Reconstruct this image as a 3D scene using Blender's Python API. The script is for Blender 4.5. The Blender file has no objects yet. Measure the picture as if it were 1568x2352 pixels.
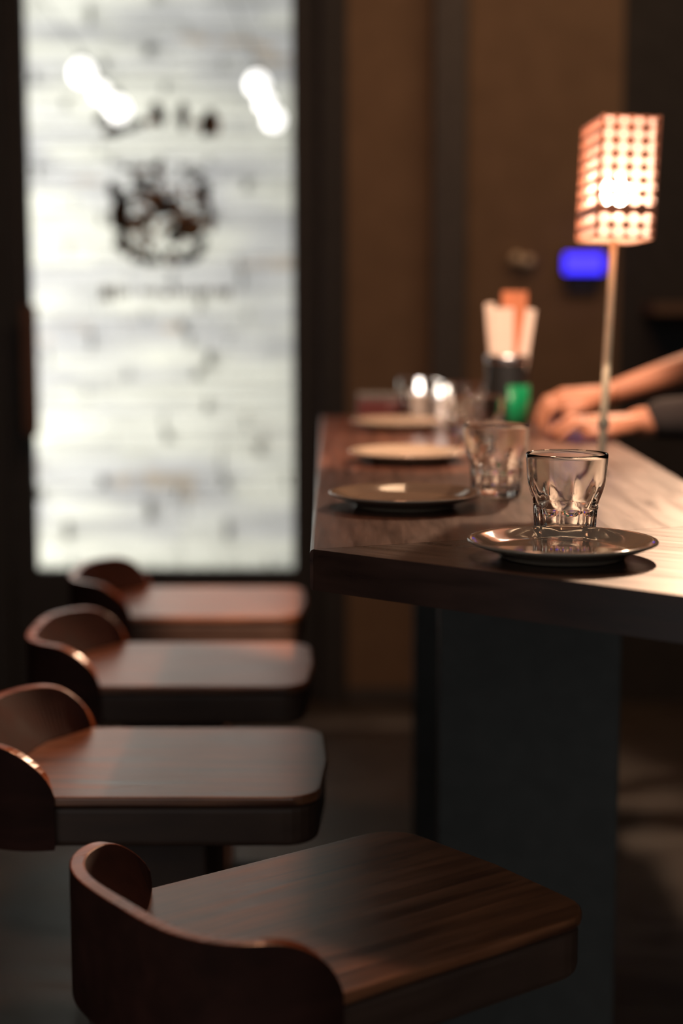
import bpy, bmesh, math, random
from mathutils import Vector, Matrix
from math import sin, cos, pi, radians
random.seed(7)
S = bpy.context.scene
COL = S.collection

# ------------------------------------------------------------------ camera
F = 3700.0                      # focal length in pixels of the 1568x2352 frame
CAM_Z = 1.21
PITCH = math.atan(496.0 / F)
cam_d = bpy.data.cameras.new('camera')
cam = bpy.data.objects.new('camera', cam_d); COL.objects.link(cam)
cam.location = (0, 0, CAM_Z)
cam.rotation_euler = (pi / 2 - PITCH, 0, 0)
cam_d.sensor_fit = 'VERTICAL'; cam_d.sensor_height = 36.0
cam_d.lens = 36.0 * F / 2352.0
cam_d.clip_start = 0.02; cam_d.clip_end = 60
cam_d.dof.use_dof = True
cam_d.dof.focus_distance = 1.66
cam_d.dof.aperture_fstop = 1.9
S.camera = cam

def ray(px, py):
    a = (px - 784) / F; b = (1176 - py) / F
    return Vector((a, cos(PITCH) + b * sin(PITCH), -sin(PITCH) + b * cos(PITCH)))
def at_z(px, py, z):
    d = ray(px, py); t = (z - CAM_Z) / d.z
    return Vector((d.x * t, d.y * t, z))
def at_y(px, py, y):
    d = ray(px, py); t = y / d.y
    return Vector((d.x * t, y, CAM_Z + d.z * t))

# ------------------------------------------------------------------ view, world, daylight
S.view_settings.view_transform = 'Standard'
S.view_settings.look = 'None'
S.view_settings.gamma = 1.0
S.view_settings.use_curve_mapping = False
S.view_settings.exposure = 0.0
S.cycles.max_bounces = 16
S.cycles.transmission_bounces = 14
S.cycles.glossy_bounces = 8
S.cycles.transparent_max_bounces = 16
S.cycles.sample_clamp_indirect = 6.0
w = bpy.data.worlds.new('world'); S.world = w; w.use_nodes = True
w.node_tree.nodes['Background'].inputs[0].default_value = (0.94, 1.0, 1.0, 1)
w.node_tree.nodes['Background'].inputs[1].default_value = 0.36

def area(name, loc, rot, sx, sy, power, color):
    l = bpy.data.lights.new(name, 'AREA'); l.shape = 'RECTANGLE'; l.size = sx; l.size_y = sy
    l.energy = power; l.color = color
    o = bpy.data.objects.new(name, l); COL.objects.link(o); o.location = loc; o.rotation_euler = rot
    return o
# daylight falling into the alley from the sky strip above, between the facade and the stone wall
area('alley_daylight', (-3.3, 5.55, 1.15), (0, radians(-90), 0), 2.3, 1.5, 300, (1.0, 0.99, 0.95))
# warm unseen fill above the frame, added to brighten the brown back wall
area('bar_downlight', (0.7, 3.55, 2.85), (radians(14), 0, 0), 1.1, 0.35, 9, (1.0, 0.62, 0.36))
# warm wall-washer high on the back wall, throwing light towards the camera over the table
wl = bpy.data.lights.new('wall_spot', 'SPOT'); wl.energy = 280; wl.color = (1.0, 0.62, 0.40); wl.spot_size = radians(42); wl.spot_blend = 0.5; wl.shadow_soft_size = 0.03
wo = bpy.data.objects.new('wall_spot', wl); COL.objects.link(wo); wo.location = (1.05, 4.4, 2.40)
wo.rotation_euler = (Vector((0.25, 2.0, 0.95)) - wo.location).to_track_quat('-Z', 'Y').to_euler()
area('aisle_downlight', (0.02, 2.75, 2.8), (0, 0, 0), 0.2, 0.2, 14, (1.0, 0.44, 0.22))
# added spot standing in for the lamp's light on the far table
sl = bpy.data.lights.new('ceiling_spot', 'SPOT'); sl.energy = 480; sl.color = (1.0, 0.70, 0.50); sl.spot_size = radians(25.5); sl.spot_blend = 0.35; sl.shadow_soft_size = 0.035
so = bpy.data.objects.new('ceiling_spot', sl); COL.objects.link(so); so.location = (0.20, 1.5, 2.75)
so.rotation_euler = (Vector((0.18, 2.80, 0.98)) - so.location).to_track_quat('-Z', 'Y').to_euler()

# ------------------------------------------------------------------ materials
def mat(name):
    m = bpy.data.materials.new(name); m.use_nodes = True
    nt = m.node_tree; return m, nt, nt.nodes['Principled BSDF']
def plain(name, col, rough=0.5, metal=0.0, spec=0.5, bump=0.0, vary=0.12, scale=30, coat=0.0, stretch=(1, 1, 1)):
    m, nt, b = mat(name)
    tc = nt.nodes.new('ShaderNodeTexCoord'); mp = nt.nodes.new('ShaderNodeMapping'); mp.inputs['Scale'].default_value = stretch
    n = nt.nodes.new('ShaderNodeTexNoise')
    n.inputs['Scale'].default_value = scale; n.inputs['Detail'].default_value = 4
    nt.links.new(tc.outputs['Object'], mp.inputs[0]); nt.links.new(mp.outputs[0], n.inputs['Vector'])
    r = nt.nodes.new('ShaderNodeValToRGB')
    r.color_ramp.elements[0].position = 0.3; r.color_ramp.elements[1].position = 0.7
    r.color_ramp.elements[0].color = tuple(c * (1 - vary) for c in col) + (1,)
    r.color_ramp.elements[1].color = tuple(min(1, c * (1 + vary)) for c in col) + (1,)
    nt.links.new(n.outputs[0], r.inputs[0]); nt.links.new(r.outputs[0], b.inputs['Base Color'])
    b.inputs['Roughness'].default_value = rough; b.inputs['Metallic'].default_value = metal
    b.inputs['Specular IOR Level'].default_value = spec
    b.inputs['Coat Weight'].default_value = coat
    if bump:
        bp = nt.nodes.new('ShaderNodeBump'); bp.inputs['Strength'].default_value = bump; bp.inputs['Distance'].default_value = 0.002
        nt.links.new(n.outputs[0], bp.inputs['Height']); nt.links.new(bp.outputs[0], b.inputs['Normal'])
    return m
def wood(name, dark, light, rough=(0.25, 0.45), stretch=(3, 40, 40), rot=0.0, coat=0.0, bump=0.15, knots=True, spec=0.5):
    """long streaky grain running along local X (before rot), varnished"""
    m, nt, b = mat(name); N = nt.nodes; L = nt.links
    tc = N.new('ShaderNodeTexCoord'); mp0 = N.new('ShaderNodeMapping'); mp0.inputs['Rotation'].default_value = (0, 0, rot)
    mp = N.new('ShaderNodeMapping'); mp.inputs['Scale'].default_value = stretch
    L.new(tc.outputs['Object'], mp0.inputs[0]); L.new(mp0.outputs[0], mp.inputs[0])
    n1 = N.new('ShaderNodeTexNoise'); n1.inputs['Scale'].default_value = 1.0; n1.inputs['Detail'].default_value = 9; n1.inputs['Roughness'].default_value = 0.62
    n1.inputs['Distortion'].default_value = 0.35
    L.new(mp.outputs[0], n1.inputs['Vector'])
    n2 = N.new('ShaderNodeTexNoise'); n2.inputs['Scale'].default_value = 9; n2.inputs['Detail'].default_value = 3
    L.new(mp0.outputs[0], n2.inputs['Vector'])
    r = N.new('ShaderNodeValToRGB'); r.color_ramp.elements[0].position = 0.32; r.color_ramp.elements[1].position = 0.68
    r.color_ramp.elements[0].color = dark + (1,); r.color_ramp.elements[1].color = light + (1,)
    L.new(n1.outputs[0], r.inputs[0])
    mx = N.new('ShaderNodeMix'); mx.data_type = 'RGBA'; mx.blend_type = 'MULTIPLY'; mx.inputs[0].default_value = 0.6
    r2 = N.new('ShaderNodeValToRGB'); r2.color_ramp.elements[0].position = 0.35; r2.color_ramp.elements[0].color = (0.55, 0.5, 0.48, 1); r2.color_ramp.elements[1].position = 0.6
    L.new(n2.outputs[0], r2.inputs[0]); L.new(r.outputs[0], mx.inputs[6]); L.new(r2.outputs[0], mx.inputs[7])
    last = mx.outputs[2]
    if knots:
        v = N.new('ShaderNodeTexVoronoi'); v.inputs['Scale'].default_value = 5.5
        mpk = N.new('ShaderNodeMapping'); mpk.inputs['Scale'].default_value = (0.7, 1.5, 1)
        L.new(mp0.outputs[0], mpk.inputs[0]); L.new(mpk.outputs[0], v.inputs['Vector'])
        r3 = N.new('ShaderNodeValToRGB'); r3.color_ramp.elements[0].position = 0.02; r3.color_ramp.elements[0].color = (0.25, 0.2, 0.18, 1); r3.color_ramp.elements[1].position = 0.07
        L.new(v.outputs['Distance'], r3.inputs[0])
        m2 = N.new('ShaderNodeMix'); m2.data_type = 'RGBA'; m2.blend_type = 'MULTIPLY'; m2.inputs[0].default_value = 0.8
        L.new(last, m2.inputs[6]); L.new(r3.outputs[0], m2.inputs[7]); last = m2.outputs[2]
    L.new(last, b.inputs['Base Color'])
    mr = N.new('ShaderNodeMapRange'); mr.inputs[1].default_value = 0.3; mr.inputs[2].default_value = 0.7
    mr.inputs[3].default_value = rough[0]; mr.inputs[4].default_value = rough[1]
    L.new(n1.outputs[0], mr.inputs[0]); L.new(mr.outputs[0], b.inputs['Roughness'])
    bp = N.new('ShaderNodeBump'); bp.inputs['Strength'].default_value = bump; bp.inputs['Distance'].default_value = 0.001
    L.new(n1.outputs[0], bp.inputs['Height']); L.new(bp.outputs[0], b.inputs['Normal'])
    b.inputs['Coat Weight'].default_value = coat; b.inputs['Coat Roughness'].default_value = 0.30
    b.inputs['Specular IOR Level'].default_value = spec
    return m
def glass(name, col=(1, 1, 1), rough=0.0, ior=1.5):
    m, nt, b = mat(name)
    b.inputs['Base Color'].default_value = col + (1,); b.inputs['Transmission Weight'].default_value = 1.0
    b.inputs['Roughness'].default_value = rough; b.inputs['IOR'].default_value = ior
    return m
def emit(name, col, strength):
    m, nt, b = mat(name)
    b.inputs['Base Color'].default_value = col + (1,)
    b.inputs['Emission Color'].default_value = col + (1,); b.inputs['Emission Strength'].default_value = strength
    return m

M = {}
M['table'] = wood('table_wood', (0.034, 0.010, 0.006), (0.10, 0.034, 0.017), (0.27, 0.38), (60, 5, 40), 0.0, bump=.03)
M['table_end'] = wood('table_end_wood', (0.022, 0.009, 0.006), (0.055, 0.021, 0.013), (0.25, 0.35), (5, 60, 40), radians(35), bump=.03)
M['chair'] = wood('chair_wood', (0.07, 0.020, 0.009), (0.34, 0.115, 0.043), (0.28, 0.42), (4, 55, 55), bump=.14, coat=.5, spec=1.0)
M['chair_dark'] = wood('chair_side_wood', (0.045, 0.020, 0.012), (0.075, 0.036, 0.022), (0.5, 0.65), (4, 40, 40), knots=False)  # seat side and pedestal wood darkened, shade put into the colour
M['black_metal'] = plain('black_metal', (0.055, 0.055, 0.055), 0.6)
M['black_paint'] = plain('black_paint', (0.065, 0.06, 0.055), 0.65)
M['frame'] = plain('dark_door_frame', (0.04, 0.04, 0.04), 0.7, spec=0.3)
M['wall'] = plain('brown_plaster', (0.20, 0.135, 0.085), 0.85, bump=0.2, scale=12, vary=0.08, spec=0.2)
M['dark_wall'] = plain('dark_wall', (0.04, 0.039, 0.038), 0.85, spec=0.2)
M['ceiling'] = plain('dark_ceiling', (0.06, 0.055, 0.05), 0.9, spec=0.2)
M['floor'] = wood('floor_boards', (0.03, 0.026, 0.022), (0.075, 0.065, 0.055), (0.4, 0.6), (4, 30, 30), knots=False)
M['plate'] = plain('stoneware_glaze', (0.31, 0.235, 0.175), 0.10, vary=0.06, scale=14, coat=0.6)
M['glass'] = glass('drinking_glass', (0.97, 0.95, 0.91))
M['pane'] = glass('window_glass', (1, 1, 1), 0.0, 1.45)
M['brass'] = plain('brushed_brass', (0.92, 0.78, 0.56), 0.4, metal=0.0, vary=0.1, scale=80)
M['copper'] = plain('copper_sheet', (0.30, 0.11, 0.06), 0.5, metal=0.6, vary=0.15, scale=60)
M['skin'] = plain('skin', (0.36, 0.145, 0.082), 0.5, vary=0.08, scale=25)
M['shirt'] = plain('dark_cloth', (0.022, 0.018, 0.018), 0.9, bump=0.3, scale=120, spec=0.2)
M['hair'] = plain('dark_hair', (0.03, 0.02, 0.015), 0.6, stretch=(1, 1, 8), vary=0.3)
M['paper'] = plain('cream_paper', (0.62, 0.48, 0.40), 0.8, vary=0.05)
M['menu'] = plain('orange_card', (0.42, 0.13, 0.055), 0.6, vary=0.1)
M['green'] = plain('green_label', (0.0, 0.17, 0.06), 0.35, vary=0.1)
M['tin_black'] = plain('black_tin_print', (0.012, 0.012, 0.012), 0.4)
M['tin'] = plain('tin_rim', (0.5, 0.52, 0.55), 0.3, metal=1.0)
M['red'] = plain('dark_red_lacquer', (0.06, 0.010, 0.008), 0.35)
M['ink'] = plain('dark_logo_paint', (0.02, 0.016, 0.012), 0.6)
M['gold'] = plain('ochre_logo_paint', (0.30, 0.15, 0.03), 0.6)
M['faint'] = plain('grey_logo_paint', (0.22, 0.21, 0.2), 0.6)
M['handle'] = plain('wooden_handle', (0.13, 0.06, 0.03), 0.5)
M['blue'] = emit('blue_light', (0.045, 0.030, 1.0), 2.3)
M['bulb'] = emit('outdoor_bulb_glow', (1.0, 0.97, 0.93), 2.2)  # glow for lamps mirrored in the door glass
M['lampbulb'] = emit('lamp_bulb_glow', (1.0, 0.88, 0.74), 98.0)
M['tealight'] = emit('tealight_glow', (1.0, 0.95, 0.90), 12.0)  # glow for bright reflections in the far glass
M['wax'] = plain('white_wax', (0.8, 0.78, 0.8), 0.5)
M['grass'] = plain('grass', (0.06, 0.14, 0.04), 0.8, vary=0.4)
M['paving'] = plain('paving', (0.25, 0.25, 0.24), 0.8)
M['wood_shelf'] = wood('shelf_wood', (0.10, 0.06, 0.035), (0.22, 0.14, 0.08), (0.5, 0.6))

# translucent liner of the lamp shade: lets some light straight through, scatters the rest
m, nt, b = mat('shade_liner'); N = nt.nodes; L = nt.links
dif = N.new('ShaderNodeBsdfDiffuse'); dif.inputs[0].default_value = (0.95, 0.66, 0.53, 1)
trl = N.new('ShaderNodeBsdfTranslucent'); trl.inputs[0].default_value = (0.95, 0.64, 0.51, 1)
trp = N.new('ShaderNodeBsdfTransparent'); trp.inputs[0].default_value = (1, 0.92, 0.82, 1)
a1 = N.new('ShaderNodeMixShader'); a1.inputs[0].default_value = 0.6
a2 = N.new('ShaderNodeMixShader'); a2.inputs[0].default_value = 0.35
L.new(dif.outputs[0], a1.inputs[1]); L.new(trl.outputs[0], a1.inputs[2])
L.new(a1.outputs[0], a2.inputs[1]); L.new(trp.outputs[0], a2.inputs[2])
L.new(a2.outputs[0], N['Material Output'].inputs['Surface']); M['liner'] = m

# stacked stone of the alley wall
m, nt, b = mat('stacked_stone'); N = nt.nodes; L = nt.links
oi = N.new('ShaderNodeAttribute'); oi.attribute_name = 'stone'; 
r = N.new('ShaderNodeValToRGB'); cr = r.color_ramp
cr.elements[0].position = 0.0; cr.elements[0].color = (0.34, 0.34, 0.36, 1)
cr.elements[1].position = 1.0; cr.elements[1].color = (0.80, 0.80, 0.72, 1)
for p_, c_ in ((0.10, (0.40, 0.40, 0.41)), (0.16, (0.50, 0.40, 0.28)), (0.22, (0.48, 0.48, 0.49)), (0.5, (0.60, 0.60, 0.58)), (0.75, (0.74, 0.74, 0.66))):
    e = cr.elements.new(p_); e.color = c_ + (1,)
tc = N.new('ShaderNodeTexCoord')
mpb = N.new('ShaderNodeMapping'); mpb.inputs['Scale'].default_value = (1.1, 1, 6.5); nb = N.new('ShaderNodeTexNoise'); nb.inputs['Scale'].default_value = 1.0; nb.inputs['Detail'].default_value = 5
L.new(tc.outputs['Object'], mpb.inputs[0]); L.new(mpb.outputs[0], nb.inputs[0])
mrb = N.new('ShaderNodeMapRange'); mrb.inputs[1].default_value = .33; mrb.inputs[2].default_value = .62
L.new(nb.outputs[0], mrb.inputs[0])
mxb = N.new('ShaderNodeMix'); mxb.inputs[0].default_value = .30; L.new(mrb.outputs[0], mxb.inputs[2]); L.new(oi.outputs['Fac'], mxb.inputs[3]); L.new(mxb.outputs[0], r.inputs[0]); mp = N.new('ShaderNodeMapping'); mp.inputs['Scale'].default_value = (4, 4, 14)
n = N.new('ShaderNodeTexNoise'); n.inputs['Scale'].default_value = 1.2; n.inputs['Detail'].default_value = 6
L.new(tc.outputs['Object'], mp.inputs[0]); L.new(mp.outputs[0], n.inputs[0])
mr = N.new('ShaderNodeMapRange'); mr.inputs[1].default_value = 0.3; mr.inputs[2].default_value = 0.7; mr.inputs[3].default_value = 0.8; mr.inputs[4].default_value = 1.08
L.new(n.outputs[0], mr.inputs[0])
mx = N.new('ShaderNodeMix'); mx.data_type = 'RGBA'; mx.blend_type = 'MULTIPLY'; mx.inputs[0].default_value = 1.0
L.new(r.outputs[0], mx.inputs[6]); L.new(mr.outputs[0], mx.inputs[7]); L.new(mx.outputs[2], b.inputs['Base Color'])
b.inputs['Roughness'].default_value = 0.9; M['stone'] = m

# ------------------------------------------------------------------ mesh helpers
def link(name, bm, m, parent=None, smooth=False, bevel=0.0, loc=None):
    me = bpy.data.meshes.new(name)
    bmesh.ops.recalc_face_normals(bm, faces=bm.faces)
    if smooth:
        for f in bm.faces: f.smooth = True
    bm.to_mesh(me); bm.free()
    me.materials.append(m)
    o = bpy.data.objects.new(name, me); COL.objects.link(o)
    if loc is not None: o.location = loc
    if parent is not None: o.parent = parent
    if bevel:
        md = o.modifiers.new('bevel', 'BEVEL'); md.width = bevel; md.segments = 3; md.limit_method = 'ANGLE'
    return o
def box(bm, x0, x1, y0, y1, z0, z1):
    v = [bm.verts.new(c) for c in ((x0,y0,z0),(x1,y0,z0),(x1,y1,z0),(x0,y1,z0),(x0,y0,z1),(x1,y0,z1),(x1,y1,z1),(x0,y1,z1))]
    for f in ((0,3,2,1),(4,5,6,7),(0,1,5,4),(1,2,6,5),(2,3,7,6),(3,0,4,7)): bm.faces.new([v[i] for i in f])
    return v
def edge_bevel(o, width, test):
    me = o.data; at = me.attributes.new('bevel_weight_edge', 'FLOAT', 'EDGE')
    for e_ in me.edges:
        a_, b_ = (me.vertices[i].co for i in e_.vertices)
        at.data[e_.index].value = 1.0 if test(a_, b_) else 0.0
    md = o.modifiers.new('bevel', 'BEVEL'); md.width = width; md.segments = 3; md.limit_method = 'WEIGHT'
def boxo(name, m, x0, x1, y0, y1, z0, z1, parent=None, bevel=0.0):
    bm = bmesh.new(); box(bm, x0, x1, y0, y1, z0, z1); return link(name, bm, m, parent, bevel=bevel)
def prism(bm, pts, z0, z1):
    a = [bm.verts.new((x, y, z0)) for x, y in pts]; c = [bm.verts.new((x, y, z1)) for x, y in pts]
    bm.faces.new(a[::-1]); bm.faces.new(c)
    n = len(pts)
    for i in range(n): bm.faces.new((a[i], a[(i+1)%n], c[(i+1)%n], c[i]))
def lathe(bm, prof, n=48, rad=None, cap=True):
    """prof: (r,z) list; closed at r=0 ends; rad(r,z,theta)->r optional"""
    rings = []
    for r, z in prof:
        if r < 1e-6: rings.append([bm.verts.new((0, 0, z))]); continue
        ring = []
        for k in range(n):
            t = 2*pi*k/n; rr = rad(r, z, t) if rad else r
            ring.append(bm.verts.new((rr*cos(t), rr*sin(t), z)))
        rings.append(ring)
    for a, c in zip(rings, rings[1:]):
        for k in range(n):
            k2 = (k+1) % n
            if len(a) == 1: bm.faces.new((a[0], c[k], c[k2]))
            elif len(c) == 1: bm.faces.new((a[k], a[k2], c[0]))
            else: bm.faces.new((a[k], a[k2], c[k2], c[k]))
    return rings
def empty(name, loc, rz=0.0):
    o = bpy.data.objects.new(name, None); COL.objects.link(o); o.location = loc; o.rotation_euler = (0, 0, rz); o.empty_display_size = 0.05
    return o
def tag(o, label, cat, group=None):
    o['label'] = label; o['category'] = cat
    if group: o['group'] = group
    return o
def struct(o):
    o['kind'] = 'structure'; return o
def kids(o): return [c for c in bpy.data.objects if c.parent == o]
def copy_tree(o, loc, rz=0.0):
    r_ = o.copy(); COL.objects.link(r_); r_.location = loc; r_.rotation_euler = (o.rotation_euler.x, o.rotation_euler.y, rz)
    for ch in kids(o):
        if ch == r_: continue
        c = ch.copy(); COL.objects.link(c); c.parent = r_
        for g in kids(ch):
            if g.parent == ch:
                d = g.copy(); COL.objects.link(d); d.parent = c
    return r_

# ------------------------------------------------------------------ the room
WY = 4.72                              # face of the back wall
def wx(px): return at_y(px, 680, WY).x
XL, XR = -1.55, 2.3
YB = -1.6
struct(boxo('floor', M['floor'], XL, XR, YB, WY + 0.12, -0.05, 0.0))
struct(boxo('ceiling', M['ceiling'], XL, XR, 0.6, WY + 0.12, 2.9, 3.0))
struct(boxo('wall_left', M['dark_wall'], XL - 0.1, XL, 0.6, WY + 0.12, 0, 2.9))
struct(boxo('wall_right', M['dark_wall'], XR, XR + 0.1, YB, WY + 0.12, 0, 2.9))
x_dl, x_dr = wx(10), wx(735)           # the door leaf
bm = bmesh.new()
box(bm, XL, x_dl - 0.05, WY, WY + 0.12, 0, 2.9)                # left of the door
box(bm, x_dl - 0.05, x_dr + 0.05, WY, WY + 0.12, 2.402, 2.9)    # above it
struct(link('wall_back', bm, M['dark_wall']))
struct(boxo('wall_back_plaster', M['wall'], wx(796), wx(1420), WY, WY + 0.12, 0, 2.9))
struct(boxo('wall_back_dark', M['dark_wall'], wx(1420), XR, WY, WY + 0.12, 0, 2.9))
bm = bmesh.new(); box(bm, x_dr + 0.002, wx(797), WY - 0.03, WY + 0.12, 0, 2.9); box(bm, x_dr - 0.03, x_dr + 0.002, WY + 0.068, WY + 0.12, 0, 2.9)  # second strip added behind the stile to stop light leaking past the door
struct(link('trim_1', bm, M['frame'], bevel=0.004))
struct(boxo('trim_2', M['frame'], x_dl - 0.09, x_dl - 0.002, WY - 0.03, WY + 0.13, 0, 2.42, bevel=0.004))
struct(boxo('trim_3', M['black_paint'], wx(988), wx(1062), WY - 0.10, WY - 0.001, 0, 2.9, bevel=0.004))
struct(boxo('baseboard_back', M['black_paint'], wx(798), wx(986), WY - 0.02, WY - 0.001, 0, 0.05, bevel=0.003))

# glass door with the painted sign
door = struct(empty('door_1', ((x_dl + x_dr) / 2, WY + 0.04, 0)))
dw = (x_dr - x_dl) / 2
gl, gr = wx(66) - (x_dl + x_dr) / 2, wx(672) - (x_dl + x_dr) / 2
g_bot = at_y(400, 1312, WY).z
boxo('door_stile', M['frame'], -dw + 0.002, gl, -0.025, 0.025, 0.005, 2.4, door, 0.003)
boxo('door_stile', M['frame'], gr, dw - 0.002, -0.025, 0.025, 0.005, 2.4, door, 0.003)
boxo('bottom_rail', M['frame'], gl, gr, -0.025, 0.025, 0.005, g_bot, door, 0.003)
boxo('top_rail', M['frame'], gl, gr, -0.025, 0.025, 2.28, 2.4, door, 0.003)
boxo('glass_pane', M['pane'], gl - 0.005, gr + 0.005, -0.004, 0.004, g_bot - 0.005, 2.285, door)
cx0 = door.location.x
hy = WY - 0.045
hp = at_y(66, 700, hy); hq = at_y(66, 1000, hy)
bm = bmesh.new(); hx0, hx1 = at_y(50, 700, hy).x - cx0, at_y(84, 700, hy).x - cx0
box(bm, hx0, hx1, hy - door.location.y - 0.012, hy - door.location.y + 0.012, hq.z, hp.z)
h = link('door_handle', bm, M['handle'], door, bevel=0.006)
for zz in (hq.z + 0.06, hp.z - 0.06):
    boxo('handle_mount', M['black_metal'], hx0 + 0.01, hx0 + 0.025, hy - door.location.y + 0.0125, -0.0255, zz - 0.01, zz + 0.01, h)

# the sign painted on the inside of the pane: an arc of strokes, a round emblem, a faint line of lettering
sy = -0.0052
def sp(px, py):                        # picture position on the pane -> door-local x,z
    v = at_y(px, py, WY + 0.04 + sy); return v.x - cx0, v.z
def blob(bm, px, py, rx, ry, rot=0.0, n=14, wob=0.0):
    cx, cz = sp(px, py); k = (WY + 0.04) / F * 1.22
    vs = []
    for i in range(n):
        t = 2*pi*i/n; w_ = 1 + wob * random.uniform(-1, 1)
        a, c = rx*k*cos(t)*w_, ry*k*sin(t)*w_
        vs.append((cx + a*cos(rot) - c*sin(rot), cz + a*sin(rot) + c*cos(rot)))
    f = [bm.verts.new((x, sy, z)) for x, z in vs]; g = [bm.verts.new((x, sy + 0.0008, z)) for x, z in vs]
    bm.faces.new(f); bm.faces.new(g[::-1])
    for i in range(n): bm.faces.new((f[i], f[(i+1)%n], g[(i+1)%n], g[i]))
bm = bmesh.new()
for px, py, rx, ry, rt in ((235, 272, 16, 11, .3), (262, 300, 20, 12, .2), (318, 283, 12, 9, 0), (363, 262, 12, 24, .35), (419, 266, 11, 25, 0), (478, 286, 16, 26, -.15), (300, 292, 12, 8, .4)):
    blob(bm, px, py, rx, ry, rt, wob=.12)
link('sign_arc', bm, M['ink'], door)
bm = bmesh.new()
for px, py, rx, ry in ((346, 280, 9, 9), (497, 288, 7, 20), (250, 305, 12, 8), (450, 285, 6, 8)):
    blob(bm, px, py, rx, ry)
link('sign_arc_shading', bm, M['gold'], door)
bm = bmesh.new()
for px, py, rx, ry, rt in ((262, 440, 12, 20, 0), (300, 520, 22, 12, .2), (345, 600, 20, 9, 0), (440, 590, 22, 10, .4), (480, 500, 10, 26, 0), (360, 455, 22, 14, .5), (330, 415, 24, 8, 0), (400, 540, 14, 20, .3), (468, 430, 14, 12, 0), (275, 500, 20, 20, 0), (285, 562, 18, 17, 0), (315, 590, 14, 12, 0), (383, 478, 24, 18, .4), (338, 500, 32, 11, .3), (278, 470, 18, 14, 0), (440, 528, 26, 22, 0), (470, 450, 9, 20, 0), (300, 455, 20, 6, 0),
                           (418, 596, 12, 8, 0), (462, 560, 16, 12, .8), (360, 388, 10, 10, 0), (300, 388, 20, 4, 0), (452, 400, 14, 10, 0), (410, 500, 16, 14, 0), (330, 440, 16, 8, 0), (392, 585, 14, 8, .2)):
    blob(bm, px, py, rx, ry, rt, wob=.25)
for i in range(90):                    # the ragged leafy texture of the emblem
    t = random.uniform(0, 2*pi); rr = random.uniform(.35, 1)
    px, py = 372 + 108*rr*cos(t), 488 + 118*rr*sin(t)
    if (px > 385 and py < 430) or (345 < px < 400 and 510 < py < 575): continue
    blob(bm, px, py, random.uniform(4, 10), random.uniform(4, 8), t, n=8, wob=.3)
link('sign_emblem', bm, M['ink'], door)
bm = bmesh.new()
sy -= 0.001
for i in range(60):
    t = random.uniform(0, 2*pi); rr = random.uniform(.2, 1)
    px, py = 375 + 108*rr*cos(t), 488 + 118*rr*sin(t)
    if px > 385 and py < 430: continue
    blob(bm, px, py, random.uniform(3, 9), random.uniform(3, 7), t, n=8, wob=.3)
link('sign_emblem_shading', bm, M['gold'], door)
bm = bmesh.new(); px = 236
while px < 530:
    wd = random.uniform(5, 13)
    blob(bm, px, 672 + random.uniform(-3, 3), wd/2, random.choice((9, 12, 16)) if px < 290 else random.uniform(6, 11), 0, n=8)
    px += wd + random.uniform(4, 8) + (16 if 290 < px < 305 else 0)
link('sign_lettering', bm, M['faint'], door)

# ------------------------------------------------------------------ outside
struct(boxo('ground_outside', M['paving'], -3.2, 1.6, WY + 0.13, 7.1, -0.06, -0.01))
SY = 6.6
bm = bmesh.new(); lay = bm.faces.layers.float.new('stone')
z = -0.06; vals = []
while z < 4.2:
    hh = random.choice((0.035, 0.05, 0.05, 0.07, 0.085)); x = -3.2 - random.uniform(0, .2)
    while x < 1.6:
        ln = random.uniform(.12, .5); d = random.uniform(0, .022)
        n0 = len(bm.faces)
        vs = box(bm, x + .002, x + ln - .002, SY - .04 - d, SY + .02, z + .002, z + hh - .002)
        bm.faces.ensure_lookup_table(); val = random.random() ** 0.75
        for f in bm.faces[n0:]: f[lay] = val
        x += ln
    z += hh
box(bm, -3.4, 1.8, SY, SY + .1, -.06, 4.25)
o = link('wall_outside', bm, M['stone']); struct(o)
struct(boxo('wall_alley_end', M['dark_wall'], 1.6, 1.7, WY + 0.13, SY + 0.1, -0.06, 3.0))

# low grass along the foot of the door
bm = bmesh.new()
for i in range(2600):
    x = random.uniform(-1.15, 0.05); y = random.uniform(WY + 0.2, WY + 0.5); hh = random.uniform(.25, .385); a = random.uniform(0, pi)
    dx, dy = .004*cos(a), .004*sin(a); lx, ly = random.uniform(-.05, .05), random.uniform(-.05, .05)
    v = [bm.verts.new(c) for c in ((x-dx, y-dy, -.01), (x+dx, y+dy, -.01), (x+lx*.4+dx*.7, y+ly*.4+dy*.7, hh*.6), (x+lx, y+ly, hh), (x+lx*.4-dx*.7, y+ly*.4-dy*.7, hh*.6))]
    bm.faces.new(v)
o = link('tall_grass', bm, M['grass']); tag(o, 'strip of dark green grass growing outside along the foot of the glass door', 'grass'); o['kind'] = 'stuff'

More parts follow.
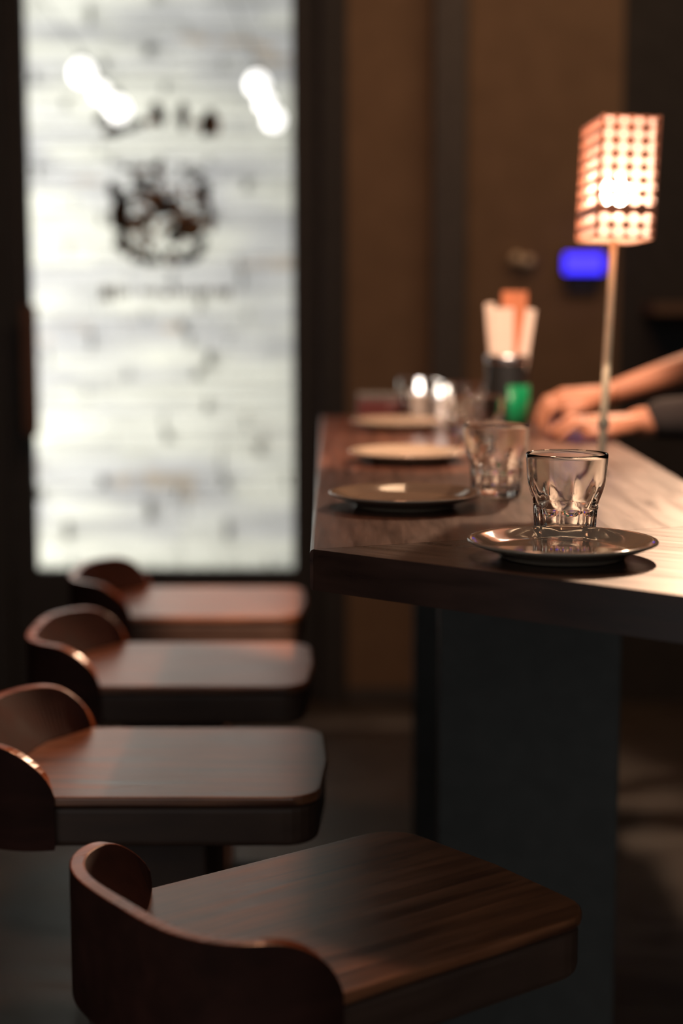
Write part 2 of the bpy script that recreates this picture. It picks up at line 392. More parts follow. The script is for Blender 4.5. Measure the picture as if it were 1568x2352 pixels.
# added globes, sockets and cables stand in for indoor lamps mirrored in the door
reflected_lamp_y = 5.7
def reflected_lamp(px, py, r_px, label):
    p = at_y(px, py, reflected_lamp_y); r_ = r_px * reflected_lamp_y / F
    t = empty('outdoor_light_bulb', (p.x, p.y, p.z + r_ * 1.45)); tag(t, label, 'light bulb', 'globe bulbs hanging outside the door')
    bm = bmesh.new(); lathe(bm, [(0, -r_*1.45-r_)] + [(r_*sin(a), -r_*1.45 - r_*cos(a)) for a in [pi*k/10 for k in range(1, 9)]] + [(r_*.38, -r_*.45), (0, -r_*.45)], 24)
    link('bulb_globe', bm, M['bulb'], t, True)
    bm = bmesh.new(); lathe(bm, [(0, -r_*.44), (r_*.40, -r_*.44), (r_*.40, 0), (r_*.15, r_*.12), (0, r_*.12)], 16); link('bulb_socket', bm, M['black_metal'], t)
    return t, p
bl = [(190, 168, 27, 'large glowing white globe bulb, topmost and leftmost outside the door'), (230, 212, 21, 'smaller glowing bulb in the middle of the left diagonal string outside'),
      (270, 252, 27, 'lowest glowing globe bulb of the left string, just above the sign arc'), (591, 193, 25, 'topmost glowing globe bulb near the right edge of the glass door'),
      (609, 236, 21, 'middle glowing bulb of the right string outside the glass door'), (629, 275, 23, 'lowest glowing bulb of the right string, touching the door frame edge')]
tops = []
for px, py, rp, lb in bl:
    t, p = reflected_lamp(px, py, rp, lb); tops.append(t.location.copy())
for grp, lb in ((tops[:3], 'thin black cable carrying the three left bulbs outside the door'), (tops[3:], 'thin black cable carrying the three right bulbs outside the door')):
    d0 = (grp[0] - grp[1]).normalized()
    a_ = grp[0] + d0 * ((2.9 - grp[0].z) / d0.z); pts = [a_] + [g + Vector((0, 0, .006)) for g in grp]
    bm = bmesh.new(); rows = []
    for p in pts: rows.append([bm.verts.new(p + Vector((.003*cos(k*pi/3), .003*sin(k*pi/3), 0))) for k in range(6)])
    for u, v in zip(rows, rows[1:]):
        for k in range(6): bm.faces.new((u[k], u[(k+1)%6], v[(k+1)%6], v[k]))
    tag(link('light_cable', bm, M['black_metal'], None, True), lb, 'cable', 'cables of the outdoor bulbs')

# ------------------------------------------------------------------ things on the back wall
p0, p1 = at_y(1296, 583, WY - .05), at_y(1384, 628, WY - .05)
t = empty('blue_wall_light', ((p0.x + p1.x)/2, WY - .001, (p0.z + p1.z)/2)); tag(t, 'glowing blue oblong light high on the brown wall behind the lamp pole', 'light')
hw, hh = (p1.x - p0.x)/2, (p0.z - p1.z)/2
boxo('housing', M['black_metal'], -hw-.006, hw+.006, -.045, 0, -hh-.006, hh+.006, t, .006)
boxo('light_cover', M['blue'], -hw, hw, -.056, -.0452, -hh, hh, t, .008)
boxo('lower_bracket', M['black_metal'], -hw*.8, hw*.8, -.02, 0, -hh-.055, -hh-.007, t, .004)
p0, p1 = at_y(1487, 697, WY - .1), at_y(1640, 722, WY - .1)
o = boxo('wall_shelf', M['wood_shelf'], p0.x, 1.35, WY - .18, WY - .001, p1.z, p0.z, bevel=.003); tag(o, 'brown wooden shelf on the dark wall at the far right', 'shelf')
p0, p1 = at_y(1183, 594, WY), at_y(1209, 600, WY)
t = empty('coat_rack', ((p0.x + p1.x)/2, WY - .001, p0.z)); tag(t, 'small rack with two dim round brass knobs on the brown wall above the paper holder', 'coat rack')  # board made up to hold two knobs for the wall's faint dots
boxo('back_board', M['wall'], -.05, .05, -.010, 0, -.02, .02, t, .002)
for p in (p0, p1):
    bm = bmesh.new(); lathe(bm, [(0, 0), (.011, 0), (.009, .012), (.015, .02), (.015, .028), (0, .034)], 20)
    bmesh.ops.rotate(bm, verts=bm.verts, matrix=Matrix.Rotation(pi/2, 3, 'X'))
    link('knob', bm, M['brass'], t, True, loc=(p.x - t.location.x, -.0101, p.z - p0.z))

# ------------------------------------------------------------------ the table
TZ = CAM_Z - 0.2534
xl0, xl1 = at_z(711, 1262, TZ), at_z(737, 957, TZ)
fr = at_z(1568, 1368, TZ); seam = at_z(1087, 1239, TZ)
xr = at_z(1568, 1112, TZ); xr2 = at_z(1432, 1022, TZ)
fd = (fr - xl0).normalized(); R_ = xr.x + .005
cor = xl0 + fd * ((R_ - xl0.x) / fd.x)
far = xl1.y
TH = .042
table = empty('dining_table', ((xl0.x + R_)/2, (xl0.y + far)/2, 0))
tag(table, 'long dark varnished wooden counter-height table with angled end, chairs along its left side', 'table')
o0 = table.location
sd = (seam - xl0).normalized(); sr = xl0 + sd * ((R_ - xl0.x) / sd.x)
def tl(pts): return [(p.x - o0.x, p.y - o0.y) for p in pts]
bm = bmesh.new(); prism(bm, tl([xl0, sr, Vector((xr2.x, far, 0)), Vector((xl1.x, far, 0))]), TZ - TH, TZ)
xm = (xl1.x + xl0.x)/2 - o0.x
edge_bevel(link('tabletop', bm, M['table'], table), .004, lambda a, b: abs(a.x - xm) < .02 and abs(b.x - xm) < .02 and abs(a.z - b.z) < .001)
e = .0009 * Vector((sd.y, -sd.x, 0))
bm = bmesh.new(); prism(bm, tl([xl0 + e + sd*.004, cor, sr + e]), TZ - TH, TZ)
link('end_board', bm, M['table_end'], table)
for y_ in (2.25, 3.05):
    boxo('leg_panel', M['black_paint'], .14 - o0.x, .40 - o0.x, y_ - o0.y, y_ + .05 - o0.y, .03, TZ - TH, table, .004)
    boxo('foot', M['black_paint'], .08 - o0.x, .46 - o0.x, y_ - .03 - o0.y, y_ + .08 - o0.y, 0, .03, table, .006)
boxo('stretcher_beam', M['black_paint'], .255 - o0.x, .295 - o0.x, 2.3 - o0.y, 3.05 - o0.y, .35, .45, table, .004)

# ------------------------------------------------------------------ chairs
SZ = CAM_Z - 0.58               # seat height
def smoothpoly(pts, n=6, closed=True):
    """Catmull-Rom through pts"""
    out = []; m_ = len(pts)
    for i in range(m_ if closed else m_ - 1):
        g = lambda k: Vector(pts[k % m_] if closed else pts[max(0, min(m_ - 1, k))])
        a, b_, c, d = g(i-1), g(i), g(i+1), g(i+2)
        for k in range(n):
            t = k / n
            out.append(0.5*((2*b_) + (c-a)*t + (2*a-5*b_+4*c-d)*t*t + (-a+3*b_-3*c+d)*t**3))
    if not closed: out.append(Vector(pts[-1]))
    return out
def round_rect(x0, x1, y0, y1, r0, r1, bulge=.006):
    P = []
    for cx, cy, r, a0 in ((x1-r1, y1-r1, r1, 0), (x0+r0, y1-r0, r0, pi/2), (x0+r0, y0+r0, r0, pi), (x1-r1, y0+r1, r1, 1.5*pi)):
        for k in range(7):
            a = a0 + (pi/2)*k/6; P.append((cx + r*cos(a), cy + r*sin(a)))
    P.append((x1 + bulge, (y0+y1)/2))
    return P
def make_chair(D=.44, W=.31, rim=.060, tip=.13):
    root = empty('wooden_bar_chair', (0, 0, 0)); w2 = W/2
    bm = bmesh.new(); prism(bm, round_rect(.03, D, -w2, w2, .085, .045), SZ - .012, SZ)
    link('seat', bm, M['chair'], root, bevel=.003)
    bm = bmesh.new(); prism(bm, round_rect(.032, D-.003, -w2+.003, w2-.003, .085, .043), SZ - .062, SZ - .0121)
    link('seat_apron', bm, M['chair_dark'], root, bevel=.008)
    # low wrap-around backrest: curved in plan, rim dropping to the seat at the wing tips
    outer = smoothpoly([(tip, w2+.004), (.085, w2+.006), (.035, w2-.018), (.006, w2-.07), (0, 0), (.006, -w2+.07), (.035, -w2+.018), (.085, -w2-.006), (tip, -w2-.004)], 7, False)
    inner = smoothpoly([(tip-.004, w2-.004), (.105, w2-.035), (.08, w2-.07), (.068, w2-.11), (.062, 0), (.068, -w2+.11), (.08, -w2+.07), (.105, -w2+.035), (tip-.004, -w2+.004)], 7, False)
    n_ = len(outer); bm = bmesh.new(); rows = []
    for i in range(n_):
        u = min(i, n_-1-i) / (n_-1) * 2         # 0 at the tip, 1 at mid-back
        hgt = rim * (1 - max(0, 1 - u/.42)**2.2) + .001
        o_, q = outer[i], inner[i]
        tow = (Vector(q) - Vector(o_)); it = Vector(o_) + tow.normalized() * min(.014, tow.length)
        rows.append([bm.verts.new((o_.x, o_.y, SZ - .064)), bm.verts.new((o_.x, o_.y, SZ + hgt)), bm.verts.new((it.x, it.y, SZ + hgt)), bm.verts.new((q.x, q.y, SZ + .0008)), bm.verts.new((q.x, q.y, SZ - .010))])
    for a, c in zip(rows, rows[1:]):
        for k in range(5):
            try:
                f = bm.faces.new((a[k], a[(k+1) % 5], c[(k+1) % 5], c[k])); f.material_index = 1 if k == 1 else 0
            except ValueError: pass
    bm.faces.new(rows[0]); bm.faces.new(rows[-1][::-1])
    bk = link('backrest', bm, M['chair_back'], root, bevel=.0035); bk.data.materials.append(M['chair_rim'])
    # flat panel legs under the rear half, a slimmer front leg, foot rail and base
    bm = bmesh.new(); v = box(bm, .15, .30, -.075, .075, .03, SZ - .063)
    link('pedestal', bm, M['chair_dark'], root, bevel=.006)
    bm = bmesh.new(); prism(bm, round_rect(.05, .40, -.13, .13, .04, .04, 0), 0, .029)
    link('base', bm, M['black_paint'], root, bevel=.004)
    bm = bmesh.new(); box(bm, .301, .36, -.11, .11, .24, .265); link('footrest', bm, M['black_metal'], root, bevel=.005)
    return root
M['chair_rim'] = wood('chair_rim_wood', (0.30, 0.075, 0.025), (0.62, 0.18, 0.06), (0.22, 0.34), (4, 30, 30), knots=False, spec=.8, coat=.3)  # rim coloured brighter than the seat, painting in the light it catches
M['chair_back'] = wood('chair_back_wood', (0.028, 0.010, 0.007), (0.05, 0.017, 0.012), (0.65, 0.75), (4, 30, 30), knots=False, spec=.1)  # backrest faces coloured darker, painting in their shade
ch = make_chair()
G = 'matching wooden bar chairs along the left side of the table'
def seat_y(y_near, y_far): return (at_z(500, y_near, SZ).y + at_z(500, y_far, SZ).y) / 2
def place(o, x_front_px, yn, yf, rz=0.0):
    y = seat_y(yn, yf); xf = at_z(x_front_px, (yn+yf)/2, SZ).x
    o.location = (xf - .446, y, 0); o.rotation_euler = (0, 0, rz)
place(ch, 752, 1829, 1672); tag(ch, 'second wooden chair from the camera, its sharp glossy seat wholly in view', 'chair', G)
c2 = copy_tree(ch, (0, 0, 0)); place(c2, 719, 1572, 1478); tag(c2, 'third wooden chair from the camera, blurred, with a pale streak of light across its seat', 'chair', G)
c3 = copy_tree(ch, (0, 0, 0)); place(c3, 703, 1418, 1345); tag(c3, 'farthest wooden chair of the row, right in front of the glass door', 'chair', G)
c4 = copy_tree(ch, (0, 0, 0)); rz = radians(37); pc = at_z(163, 2012, SZ + .060)
lc = Vector((.004, .085)); c4.location = (pc.x - (lc.x*cos(rz) - lc.y*sin(rz)), pc.y - (lc.x*sin(rz) + lc.y*cos(rz)), 0); c4.rotation_euler = (0, 0, rz)
tag(c4, 'nearest wooden chair, turned at an angle, the lit rim of its backrest towards the camera', 'chair', G)

# ------------------------------------------------------------------ plates
def make_plate():
    R = .0935
    prof = [(0, .0045), (.055, .0045), (.0575, .0), (.0615, 0), (.063, .0045), (.078, .0095), (R-.002, .0145), (R, .0165), (R-.0015, .0185), (R-.006, .0178), (.074, .0120), (.066, .0085), (.058, .0075), (.03, .0072), (0, .0072)]
    bm = bmesh.new(); lathe(bm, prof, 96); o = link('dinner_plate', bm, M['plate'], None, True)
    md = o.modifiers.new('sub', 'SUBSURF'); md.levels = 1; md.render_levels = 2
    return o
pl = make_plate()
spots = [(1291, 1241, 'nearest plate in sharp focus, brown glossy stoneware, in front of the sharp tumbler'),
         (931, 1132, 'second nearest stoneware plate, dark brown, at the left of the two front tumblers'),
         (938, 1036, 'third plate of the row, brightly lit cream by the table lamp'),
         (918, 966, 'farthest cream plate on the table, blurred, in front of the dark red box')]
for i, (px, py, lb) in enumerate(spots):
    p = at_z(px, py, TZ + .0165)
    o = pl if i == 0 else pl.copy()
    if i: COL.objects.link(o)
    o.location = (p.x, p.y, TZ + .0003); tag(o, lb, 'plate', 'round plates set along the table')

# ------------------------------------------------------------------ tumblers
def make_glass():
    H = .0915; N_ = 9
    outer = [(0, .0012), (.022, .0008), (.0290, 0), (.0312, .0012), (.0322, .004), (.0328, .012), (.0336, .024), (.0342, .034), (.0345, .0355), (.0342, .037), (.0346, .040), (.0362, .046), (.0385, .053), (.0402, .060), (.0412, .068), (.0418, .078), (.0424, .087), (.0425, .0905)]
    inner = [(.0420, H), (.0412, .0905), (.0409, .087), (.0402, .078), (.0394, .068), (.0382, .060), (.0362, .053), (.0337, .046), (.0316, .040), (.0306, .034), (.0300, .024), (.0292, .015), (.0265, .0108), (.020, .0092), (.010, .0086), (0, .0084)]
    def rad(r, z, t):
        a = ((t * N_ / (2*pi)) % 1.0 - .5) * 2*pi/N_
        fac = cos(pi/N_) / cos(a)                     # flat facets
        top = .050 + .0075 * cos(a * N_)              # scalloped upper end of each facet
        wgt = max(0, min(1, (top - z) / .010))
        if .034 < z < .0375: wgt *= .2               # raised band round the waist
        if z < .004: wgt *= .7
        return r * (1 - wgt * (1 - fac) * .95)
    bm = bmesh.new()
    rings_prof = outer
    def both(r, z, t):
        return r
    n = 144
    rings = []
    for j, (r, z) in enumerate(outer + inner):
        if r < 1e-6: rings.append([bm.verts.new((0, 0, z))]); continue
        f = rad if j < len(outer) else both
        ring = []
        for k in range(n):
            t = 2*pi*k/n; rr = f(r, z, t)
            if j >= len(outer) and .010 < z < .045: rr = r*(1 - .35*(1 - rad(r, z, t)/r))
            ring.append(bm.verts.new((rr*cos(t), rr*sin(t), z)))
        rings.append(ring)
    for a, c in zip(rings, rings[1:]):
        for k in range(n):
            k2 = (k+1) % n
            if len(a) == 1: bm.faces.new((a[0], c[k], c[k2]))
            elif len(c) == 1: bm.faces.new((a[k], a[k2], c[0]))
            else: bm.faces.new((a[k], a[k2], c[k2], c[k]))
    return link('glass_tumbler', bm, M['glass'], None, True)
gl_ = make_glass()
gspots = [(1302, 1041, .2, 'empty faceted tumbler in sharp focus, behind the nearest plate'),
          (1140, 974, .5, 'slightly blurred faceted tumbler, second nearest, beside the dark brown plate'),
          (1097, 905, .1, 'blurred tumbler behind the second one, in front of the paper holder'),
          (1062, 872, .3, 'far blurred tumbler, left of the paper holder'),
          (962, 864, .4, 'farthest tumbler with bright white lights in it, behind the farthest plate')]
gw = [None, None, 2.66, 3.02, 3.205]
for i, (px, py, rz, lb) in enumerate(gspots):
    if gw[i]: v = at_y(px, 1000, gw[i]); p = Vector((v.x, v.y, 0))
    else: p = at_z(px, py, TZ + .0915)
    o = gl_ if i == 0 else gl_.copy()
    if i: COL.objects.link(o)
    o.location = (p.x, p.y, TZ + .0003); o.rotation_euler = (0, 0, rz); tag(o, lb, 'glass', 'faceted drinking glasses on the table')
    gpos = o.location.copy()
# added glowing columns standing in for bright reflections in and beside the farthest tumbler
for i, (dx, dy, dz, lb) in enumerate(((0.0, 0.0, .010, 'short white lit candle inside the farthest tumbler'), (.047, .046, .0003, 'short white lit candle standing just behind and right of the farthest tumbler'))):
    t = empty('candle', (gpos.x + dx, gpos.y + dy, TZ + dz)); tag(t, lb, 'candle', 'lit candles by the farthest tumbler')
    bm = bmesh.new(); lathe(bm, [(0, 0), (.0175, 0), (.018, .002), (.018, .052), (.0165, .054), (.015, .050), (0, .050)], 32); link('candle_wax', bm, M['wax'], t)
    bm = bmesh.new(); lathe(bm, [(0, .0502), (.0015, .0502), (.0060, .058), (.0070, .064), (.004, .074), (.0, .082)], 20); link('flame', bm, M['tealight'], t, True)

# dark red box at the far end
a, c = at_y(822, 905, 3.305), at_y(985, 905, 3.305)
t = empty('lacquer_box', ((a.x + c.x)/2, 3.305, TZ + .0003)); tag(t, 'low dark red lacquered box at the far end of the table behind the farthest plate', 'box')
hw = (c.x - a.x)/2
bm = bmesh.new(); box(bm, -hw, hw, -.025, .025, 0, .046); link('box_body', bm, M['red'], t, bevel=.003)
bm = bmesh.new(); box(bm, -hw-.002, hw+.002, -.027, .027, .0462, .056); link('box_lid', bm, M['black_paint'], t, bevel=.003)

# tin with folded papers and menus
p = at_y(1164, 1000, 2.93); r_ = .0385
t = empty('tin_holder', (p.x, p.y, TZ + .0003)); tag(t, 'round black and green tin used as a holder, beside the resting hands', 'tin')
HT = .148
bm = bmesh.new(); lathe(bm, [(0, .004), (r_-.002, .002), (r_, 0), (r_, .075), (r_, HT-.012), (r_, HT-.010), (r_-.002, HT-.010), (r_-.002, .008), (0, .008)], 48); link('tin_body', bm, M['tin_black'], t, True)
bm = bmesh.new(); lathe(bm, [(r_+.0005, HT-.014), (r_+.002, HT-.012), (r_+.002, HT-.004), (r_+.001, HT), (r_-.0015, HT), (r_-.0015, HT-.0095)], 48)
link('tin_rim', bm, M['tin'], t, True)
def wrap(name, m_, a0, a1, z0, z1, rr):
    bm = bmesh.new(); n = 20; A = []
    for k in range(n+1):
        an = a0 + (a1-a0)*k/n
        A.append([bm.verts.new((q*cos(an), q*sin(an), z)) for q, z in ((rr, z0), (rr, z1), (rr+.0006, z1), (rr+.0006, z0))])
    for u, v in zip(A, A[1:]):
        for k in range(4): bm.faces.new((u[k], u[(k+1)%4], v[(k+1)%4], v[k]))
    bm.faces.new(A[0]); bm.faces.new(A[-1][::-1]); return link(name, bm, m_, t, True)
wrap('green_label', M['green'], radians(-96), radians(25), .012, .094, r_+.0004)
def sheet(name, label, cat, m_, x, y, w_, dp, z0, z1, lean, rz, group, fold=0):
    bm = bmesh.new()
    for k in range(1 + fold):
        off = k * dp * 1.3
        box(bm, -w_/2, w_/2, off, off + dp, 0, z1 - z0 - k*.004)
    o = link(name, bm, m_, None, bevel=.0006); o.location = (p.x + x, p.y + y, TZ + z0); o.rotation_euler = (0, lean, rz)
    return tag(o, label, cat, group)
GP = 'papers standing in the tin'
sheet('folded_paper', 'wide folded cream paper standing at the left front of the tin', 'paper', M['paper'], -.008, -.014, .040, .0022, .010, .232, radians(-1.2), radians(5), GP, 2)
sheet('folded_paper', 'narrow folded cream paper leaning out of the right side of the tin', 'paper', M['paper'], .006, -.020, .018, .0022, .010, .232, radians(8.2), radians(-8), GP, 2)
sheet('folded_paper', 'cream paper with a raised corner standing at the far left of the tin', 'paper', M['paper'], -.012, .000, .018, .002, .010, .242, radians(-6), radians(20), GP, 1)
sheet('orange_menu', 'orange-brown menu card standing tallest behind the papers in the tin', 'menu', M['menu'], .007, .006, .046, .003, .010, .262, radians(1), radians(4), None, 1)

# ------------------------------------------------------------------ the lamp
b0 = at_y(1381, 1050, 2.30)
lamp = empty('table_lamp', (b0.x - .001, 2.30, TZ))
lamp.rotation_euler = (0, radians(2.0), 0)
tag(lamp, 'slim brass table lamp with a glowing perforated copper shade', 'lamp')
zt = at_y(1434, 260, 2.20).z - TZ; zb = at_y(1421, 546, 2.20).z - TZ
bm = bmesh.new(); lathe(bm, [(0, 0.0004), (.011, .0004), (.011, .003), (.007, .006), (.0058, .008), (.0058, zb + .012), (0, zb + .012)], 24); link('pole', bm, M['brass'], lamp, True)
zr = at_y(1375, 972, 2.3).z - TZ
bm = bmesh.new(); lathe(bm, [(.0059, zr-.008), (.0085, zr-.006), (.0085, zr+.006), (.0059, zr+.008)], 24); link('pole_collar', bm, M['brass'], lamp, True)
hw, hd = .0395, .092; SH = zt - zb
NZ = 9; cz = SH / 9.42; bandz = cz * .42
def perf_panel(length, ncols, to3, bm):
    """lattice of star-shaped nodes between round holes"""
    def cell(u0, u1, v0, v1):
        cu, cv = (u0+u1)/2, (v0+v1)/2; ru, rv = (u1-u0)/2*.985, (v1-v0)/2*.985
        n = 16; O, I = [], []
        for k in range(n):
            t = 2*pi*k/n; c_, s_ = cos(t), sin(t); mx_ = max(abs(c_), abs(s_))
            O.append(bm.verts.new(to3(cu + c_/mx_*(u1-u0)/2, cv + s_/mx_*(v1-v0)/2)))
            k_ = (abs(c_)**1.7 + abs(s_)**1.7) ** (-1/1.7); I.append(bm.verts.new(to3(cu + ru*c_*k_, cv + rv*s_*k_)))
        for k in range(n): bm.faces.new((O[k], O[(k+1)%n], I[(k+1)%n], I[k]))
    cu = length / ncols
    for r in range(9):
        v0 = r*cz + (bandz if r >= 2 else 0)
        for c in range(ncols): cell(-length/2 + c*cu, -length/2 + (c+1)*cu, v0, v0 + cz)
    vs = [bm.verts.new(to3(u, v)) for u, v in ((-length/2, 2*cz), (length/2, 2*cz), (length/2, 2*cz + bandz), (-length/2, 2*cz + bandz))]
    bm.faces.new(vs)
for nm, ln, nc, f3 in (('front', 2*hw, 4, lambda u, v: (u, -hd, zb + v)), ('back', 2*hw, 4, lambda u, v: (u, hd, zb + v)),
                       ('left', 2*hd, 10, lambda u, v: (-hw, u, zb + v)), ('right', 2*hd, 10, lambda u, v: (hw, u, zb + v))):
    bm = bmesh.new(); perf_panel(ln, nc, f3, bm); bmesh.ops.remove_doubles(bm, verts=bm.verts, dist=1e-5)
    o = link('shade_panel', bm, M['copper'], lamp); md = o.modifiers.new('s', 'SOLIDIFY'); md.thickness = .0012; md.offset = 0
for sx in (-1, 1):
    for sy_ in (-1, 1):
        x, y = sx*hw, sy_*hd; boxo('corner_strip', M['copper'], x-.0012, x+.0012, y-.0012, y+.0012, zb, zt, lamp)
bm = bmesh.new(); q = .005
pts = [(-hw+q, -hd+q), (hw-q, -hd+q), (hw-q, hd-q), (-hw+q, hd-q)]
a = [bm.verts.new((x, y, zb + .001)) for x, y in pts]; c = [bm.verts.new((x, y, zt - .003)) for x, y in pts]
for k in range(4): bm.faces.new((a[k], a[(k+1)%4], c[(k+1)%4], c[k]))
link('shade_liner', bm, M['liner'], lamp)
bm = bmesh.new(); box(bm, -hw+.001, hw-.001, -hd+.001, hd-.001, zb - .0015, zb); link('shade_bottom', bm, M['liner'], lamp)
bm = bmesh.new(); box(bm, -hw, hw, -hd, hd, zt - .002, zt); link('shade_top', bm, M['copper'], lamp)
bm = bmesh.new(); lathe(bm, [(0, zb + .012), (.010, zb + .0122), (.010, zb + .035), (0, zb + .036)], 20); link('bulb_socket', bm, M['brass'], lamp, True)
bz = zb + .068; br = .021
bm = bmesh.new(); lathe(bm, [(0, bz-br*1.4), (.009, bz-br*1.3), (.012, bz-br)] + [(br*sin(x), bz - br*cos(x)) for x in [pi*k/10 for k in range(3, 10)]] + [(0, bz+br)], 24)
link('light_bulb', bm, M['lampbulb'], lamp, True)

# ------------------------------------------------------------------ the person at the right
def capsule_mesh(bm, p, q, r0, r1, n=14):
    """tapered capsule between p and q"""
    p, q = Vector(p), Vector(q); d = q - p; L_ = d.length
    rot = d.to_track_quat('Z', 'Y').to_matrix() if L_ > 1e-6 else Matrix.Identity(3)
    rings = []
    prof = [(r0*sin(a), -r0*cos(a)) for a in [pi/2*k/4 for k in range(1, 5)]] + [(r1*cos(a), L_ + r1*sin(a)) for a in [pi/2*k/4 for k in range(0, 4)]]
    bot = bm.verts.new(p + rot @ Vector((0, 0, -r0))); top = bm.verts.new(p + rot @ Vector((0, 0, L_ + r1)))
    for r, z in prof: rings.append([bm.verts.new(p + rot @ Vector((r*cos(2*pi*k/n), r*sin(2*pi*k/n), z))) for k in range(n)])
    for k in range(n):
        k2 = (k+1) % n
        bm.faces.new((bot, rings[0][k2], rings[0][k])); bm.faces.new((rings[-1][k], rings[-1][k2], top))
        for a_, c_ in zip(rings, rings[1:]): bm.faces.new((a_[k], a_[k2], c_[k2], c_[k]))
def ball(bm, c, rx, ry, rz_, n=16):
    r_ = bmesh.ops.create_uvsphere(bm, u_segments=n, v_segments=n//2+2, radius=1)
    for v in r_['verts']: v.co = Vector((v.co.x*rx, v.co.y*ry, v.co.z*rz_)) + Vector(c)
def chain(bm, pts, rs):
    for i in range(len(pts)-1): capsule_mesh(bm, pts[i], pts[i+1], rs[i], rs[i+1])
def remesh(o, vox, it=4, fac=.5):
    md = o.modifiers.new('remesh', 'REMESH'); md.mode = 'VOXEL'; md.voxel_size = vox; md.use_smooth_shade = True
    ms = o.modifiers.new('smooth', 'SMOOTH'); ms.factor = fac; ms.iterations = it
T = TZ
person = empty('person', (1.02, 2.98, 0)); tag(person, 'person in dark clothes at the right of the table, hands resting together on the tabletop', 'person')
PO = person.location
def W_(p): return tuple(Vector(p) - PO)
bm = bmesh.new()
def WC(pts, rs): chain(bm, [W_(p) for p in pts], rs)
# near hand: palm down on the table, fingers to the left
yn = at_z(1330, 1010, T).y + .01
def hx(px, y): return at_y(px, 1000, y).x
wr = Vector((hx(1466, yn), yn, T + .030))
near_el = Vector((.84, yn - .17, T + .055)); near_sh = Vector((1.0, 2.82, 1.33))
WC([near_sh, near_el], [.050, .042]); WC([near_el, (wr.x + .05, wr.y - .02, wr.z + .006), wr], [.041, .029, .026])
kn = [Vector((wr.x - .088, yn + dy, T + .030 + dz)) for dy, dz in ((-.038, -.006), (-.014, .001), (.010, .001), (.033, -.004))]
for k in kn: WC([wr + Vector((-.005, (k.y - yn)*.45, 0)), k], [.0165, .0120])
WC([kn[0], kn[3]], [.0115, .0115])
flen = (.030, .036, .034, .026)
tips = []
for i, k in enumerate(kn):
    l1 = flen[i]; a = Vector((-l1, (i-1.5)*.003, .006 if i < 2 else .002)); b2 = k + a
    c = b2 + Vector((-l1*.62, (i-1.5)*.002, -.014)); d = c + Vector((-l1*.35, 0, -.010)); d.z = max(d.z, T + .0078)
    WC([k, b2, c, d], [.0095, .0086, .0079, .0068])
th = wr + Vector((-.020, -.020, -.006))
WC([th, th + Vector((-.034, -.022, -.006)), th + Vector((-.062, -.026, -.0105)), th + Vector((-.082, -.020, -.0115))], [.0155, .0115, .0098, .0082])
# far hand: crossing over behind it, forearm rising to the right
yf = yn + .105
w2 = Vector((hx(1392, yf), yf, T + .074))
e2 = at_y(1600, 838, yf + .04); el2 = w2 + (Vector(e2) - w2) * 1.28
far_sh = Vector((1.06, 3.14, 1.33))
WC([far_sh, el2], [.050, .040]); WC([el2, w2.lerp(el2, .45), w2], [.031, .026, .0195])
k2 = [Vector((w2.x - .082, yf + dy, T + .066 + dz)) for dy, dz in ((-.032, -.008), (-.011, .006), (.011, .006), (.030, -.002))]
for k in k2: WC([w2 + Vector((-.004, (k.y - yf)*.45, 0)), k], [.0165, .0125])
WC([k2[0], k2[3]], [.012, .012])
for i, k in enumerate(k2):
    l1 = flen[i]*1.05; b2 = k + Vector((-l1*.8, 0, -.010)); c = b2 + Vector((-l1*.35, 0, -.022)); d = c + Vector((-l1*.10, 0, -.018)); d.z = max(d.z, T + .0080)
    WC([k, b2, c, d], [.0096, .0087, .0080, .0070])
th = w2 + Vector((-.022, -.022, -.008))
WC([th, th + Vector((-.030, -.020, -.014)), th + Vector((-.055, -.020, -.026))], [.015, .0115, .0095])
# torso, neck, head, legs (seated, facing the table)
WC([(1.10, 2.98, .785), (1.10, 2.98, .95), (1.05, 2.98, 1.22)], [.12, .112, .12])
WC([near_sh + Vector((.02, .02, 0)), far_sh + Vector((0, -.02, 0))], [.060, .060])
WC([(1.10, 2.90, .775), (1.10, 3.06, .775)], [.115, .115])
WC([(1.04, 2.98, 1.34), (1.01, 2.98, 1.47)], [.055, .050])
ball(bm, W_((.985, 2.98, 1.565)), .092, .074, .105); ball(bm, W_((.955, 2.98, 1.50)), .060, .052, .050)
WC([(.905, 2.98, 1.575), (.882, 2.98, 1.545)], [.008, .013])
for sg in (-1, 1):
    ball(bm, W_((.99, 2.98 + sg*.076, 1.56)), .018, .009, .030); ball(bm, W_((.918, 2.98 + sg*.030, 1.580)), .012, .016, .012)
WC([(.897, 2.963, 1.507), (.897, 2.997, 1.507)], [.0075, .0075])
for sg, yy in ((-1, 2.89), (1, 3.07)):
    WC([(1.08, yy, .745), (.74, yy + sg*.01, .735)], [.085, .060]); WC([(.74, yy + sg*.01, .735), (.845, yy + sg*.005, .365)], [.056, .040]); WC([(.885, yy, .335), (.77, yy + sg*.01, .315)], [.036, .028])
body = link('body', bm, M['skin'], person, True); remesh(body, .0036, 2, .5)
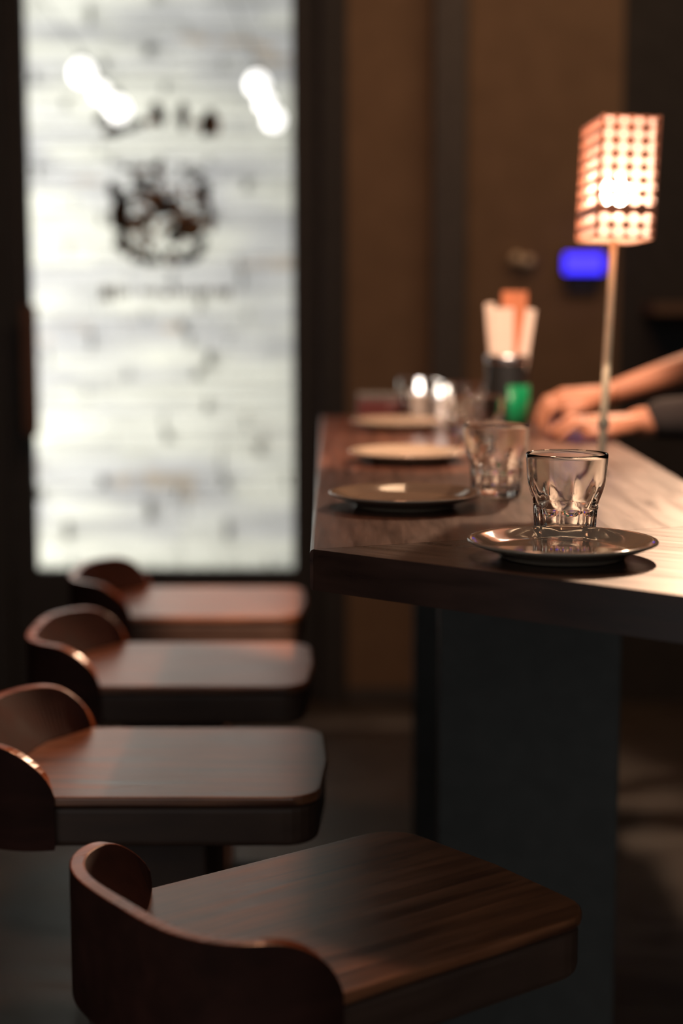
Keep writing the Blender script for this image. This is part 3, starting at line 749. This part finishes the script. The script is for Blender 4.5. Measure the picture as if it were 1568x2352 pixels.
# clothing
bm = bmesh.new()
WC([(1.10, 2.98, .785), (1.10, 2.98, .95), (1.05, 2.98, 1.22)], [.132, .124, .132])
WC([near_sh + Vector((.02, .02, 0)), far_sh + Vector((0, -.02, 0))], [.071, .071]); WC([(1.10, 2.90, .775), (1.10, 3.06, .775)], [.127, .127])
WC([near_sh, near_el, (wr.x + .040, wr.y - .010, wr.z + .008)], [.062, .054, .037])
WC([far_sh, el2], [.062, .052])
for sg, yy in ((-1, 2.89), (1, 3.07)):
    WC([(1.08, yy, .745), (.74, yy + sg*.01, .735)], [.097, .071]); WC([(.74, yy + sg*.01, .735), (.845, yy + sg*.005, .365)], [.067, .052]); WC([(.885, yy, .320), (.76, yy + sg*.01, .312)], [.046, .038])
o = link('dark_clothing', bm, M['shirt'], person, True); remesh(o, .008, 4, .5)
bm = bmesh.new(); ball(bm, W_((1.003, 2.98, 1.590)), .092, .083, .098); ball(bm, W_((1.04, 2.98, 1.53)), .062, .070, .085)
o = link('hair', bm, M['hair'], person, True); remesh(o, .006, 2, .5)
M['eye'] = plain('dark_eye', (0.03, 0.02, 0.015), 0.15)
for sg in (-1, 1):
    bm = bmesh.new(); ball(bm, (0, 0, 0), .007, .0105, .006); link('eye', bm, M['eye'], person, True, loc=W_((.9075, 2.98 + sg*.030, 1.580)))
    bm = bmesh.new(); chain(bm, [(0, -.014, 0), (-.002, 0, .003), (0, .014, 0)], [.0018, .0025, .0018]); link('eyebrow', bm, M['hair'], person, True, loc=W_((.905, 2.98 + sg*.031, 1.602)))
# ring on the near hand
bm = bmesh.new(); n1, n2 = 24, 8
R0, R1 = .0112, .0012; vs = [[bm.verts.new((R1*sin(2*pi*j/n2), (R0 + R1*cos(2*pi*j/n2))*cos(2*pi*i/n1), (R0 + R1*cos(2*pi*j/n2))*sin(2*pi*i/n1))) for j in range(n2)] for i in range(n1)]
for i in range(n1):
    for j in range(n2): bm.faces.new((vs[i][j], vs[(i+1)%n1][j], vs[(i+1)%n1][(j+1)%n2], vs[i][(j+1)%n2]))
o = link('ring', bm, M['tin'], person, True); o.location = W_(kn[1] + Vector((-.012, 0, .002)))
# the chair the person sits on
c5 = copy_tree(ch, (1.30, 2.98, 0), pi)
tag(c5, 'wooden bar chair under the person at the right of the table', 'chair')
if 'group' in c5: del c5['group']
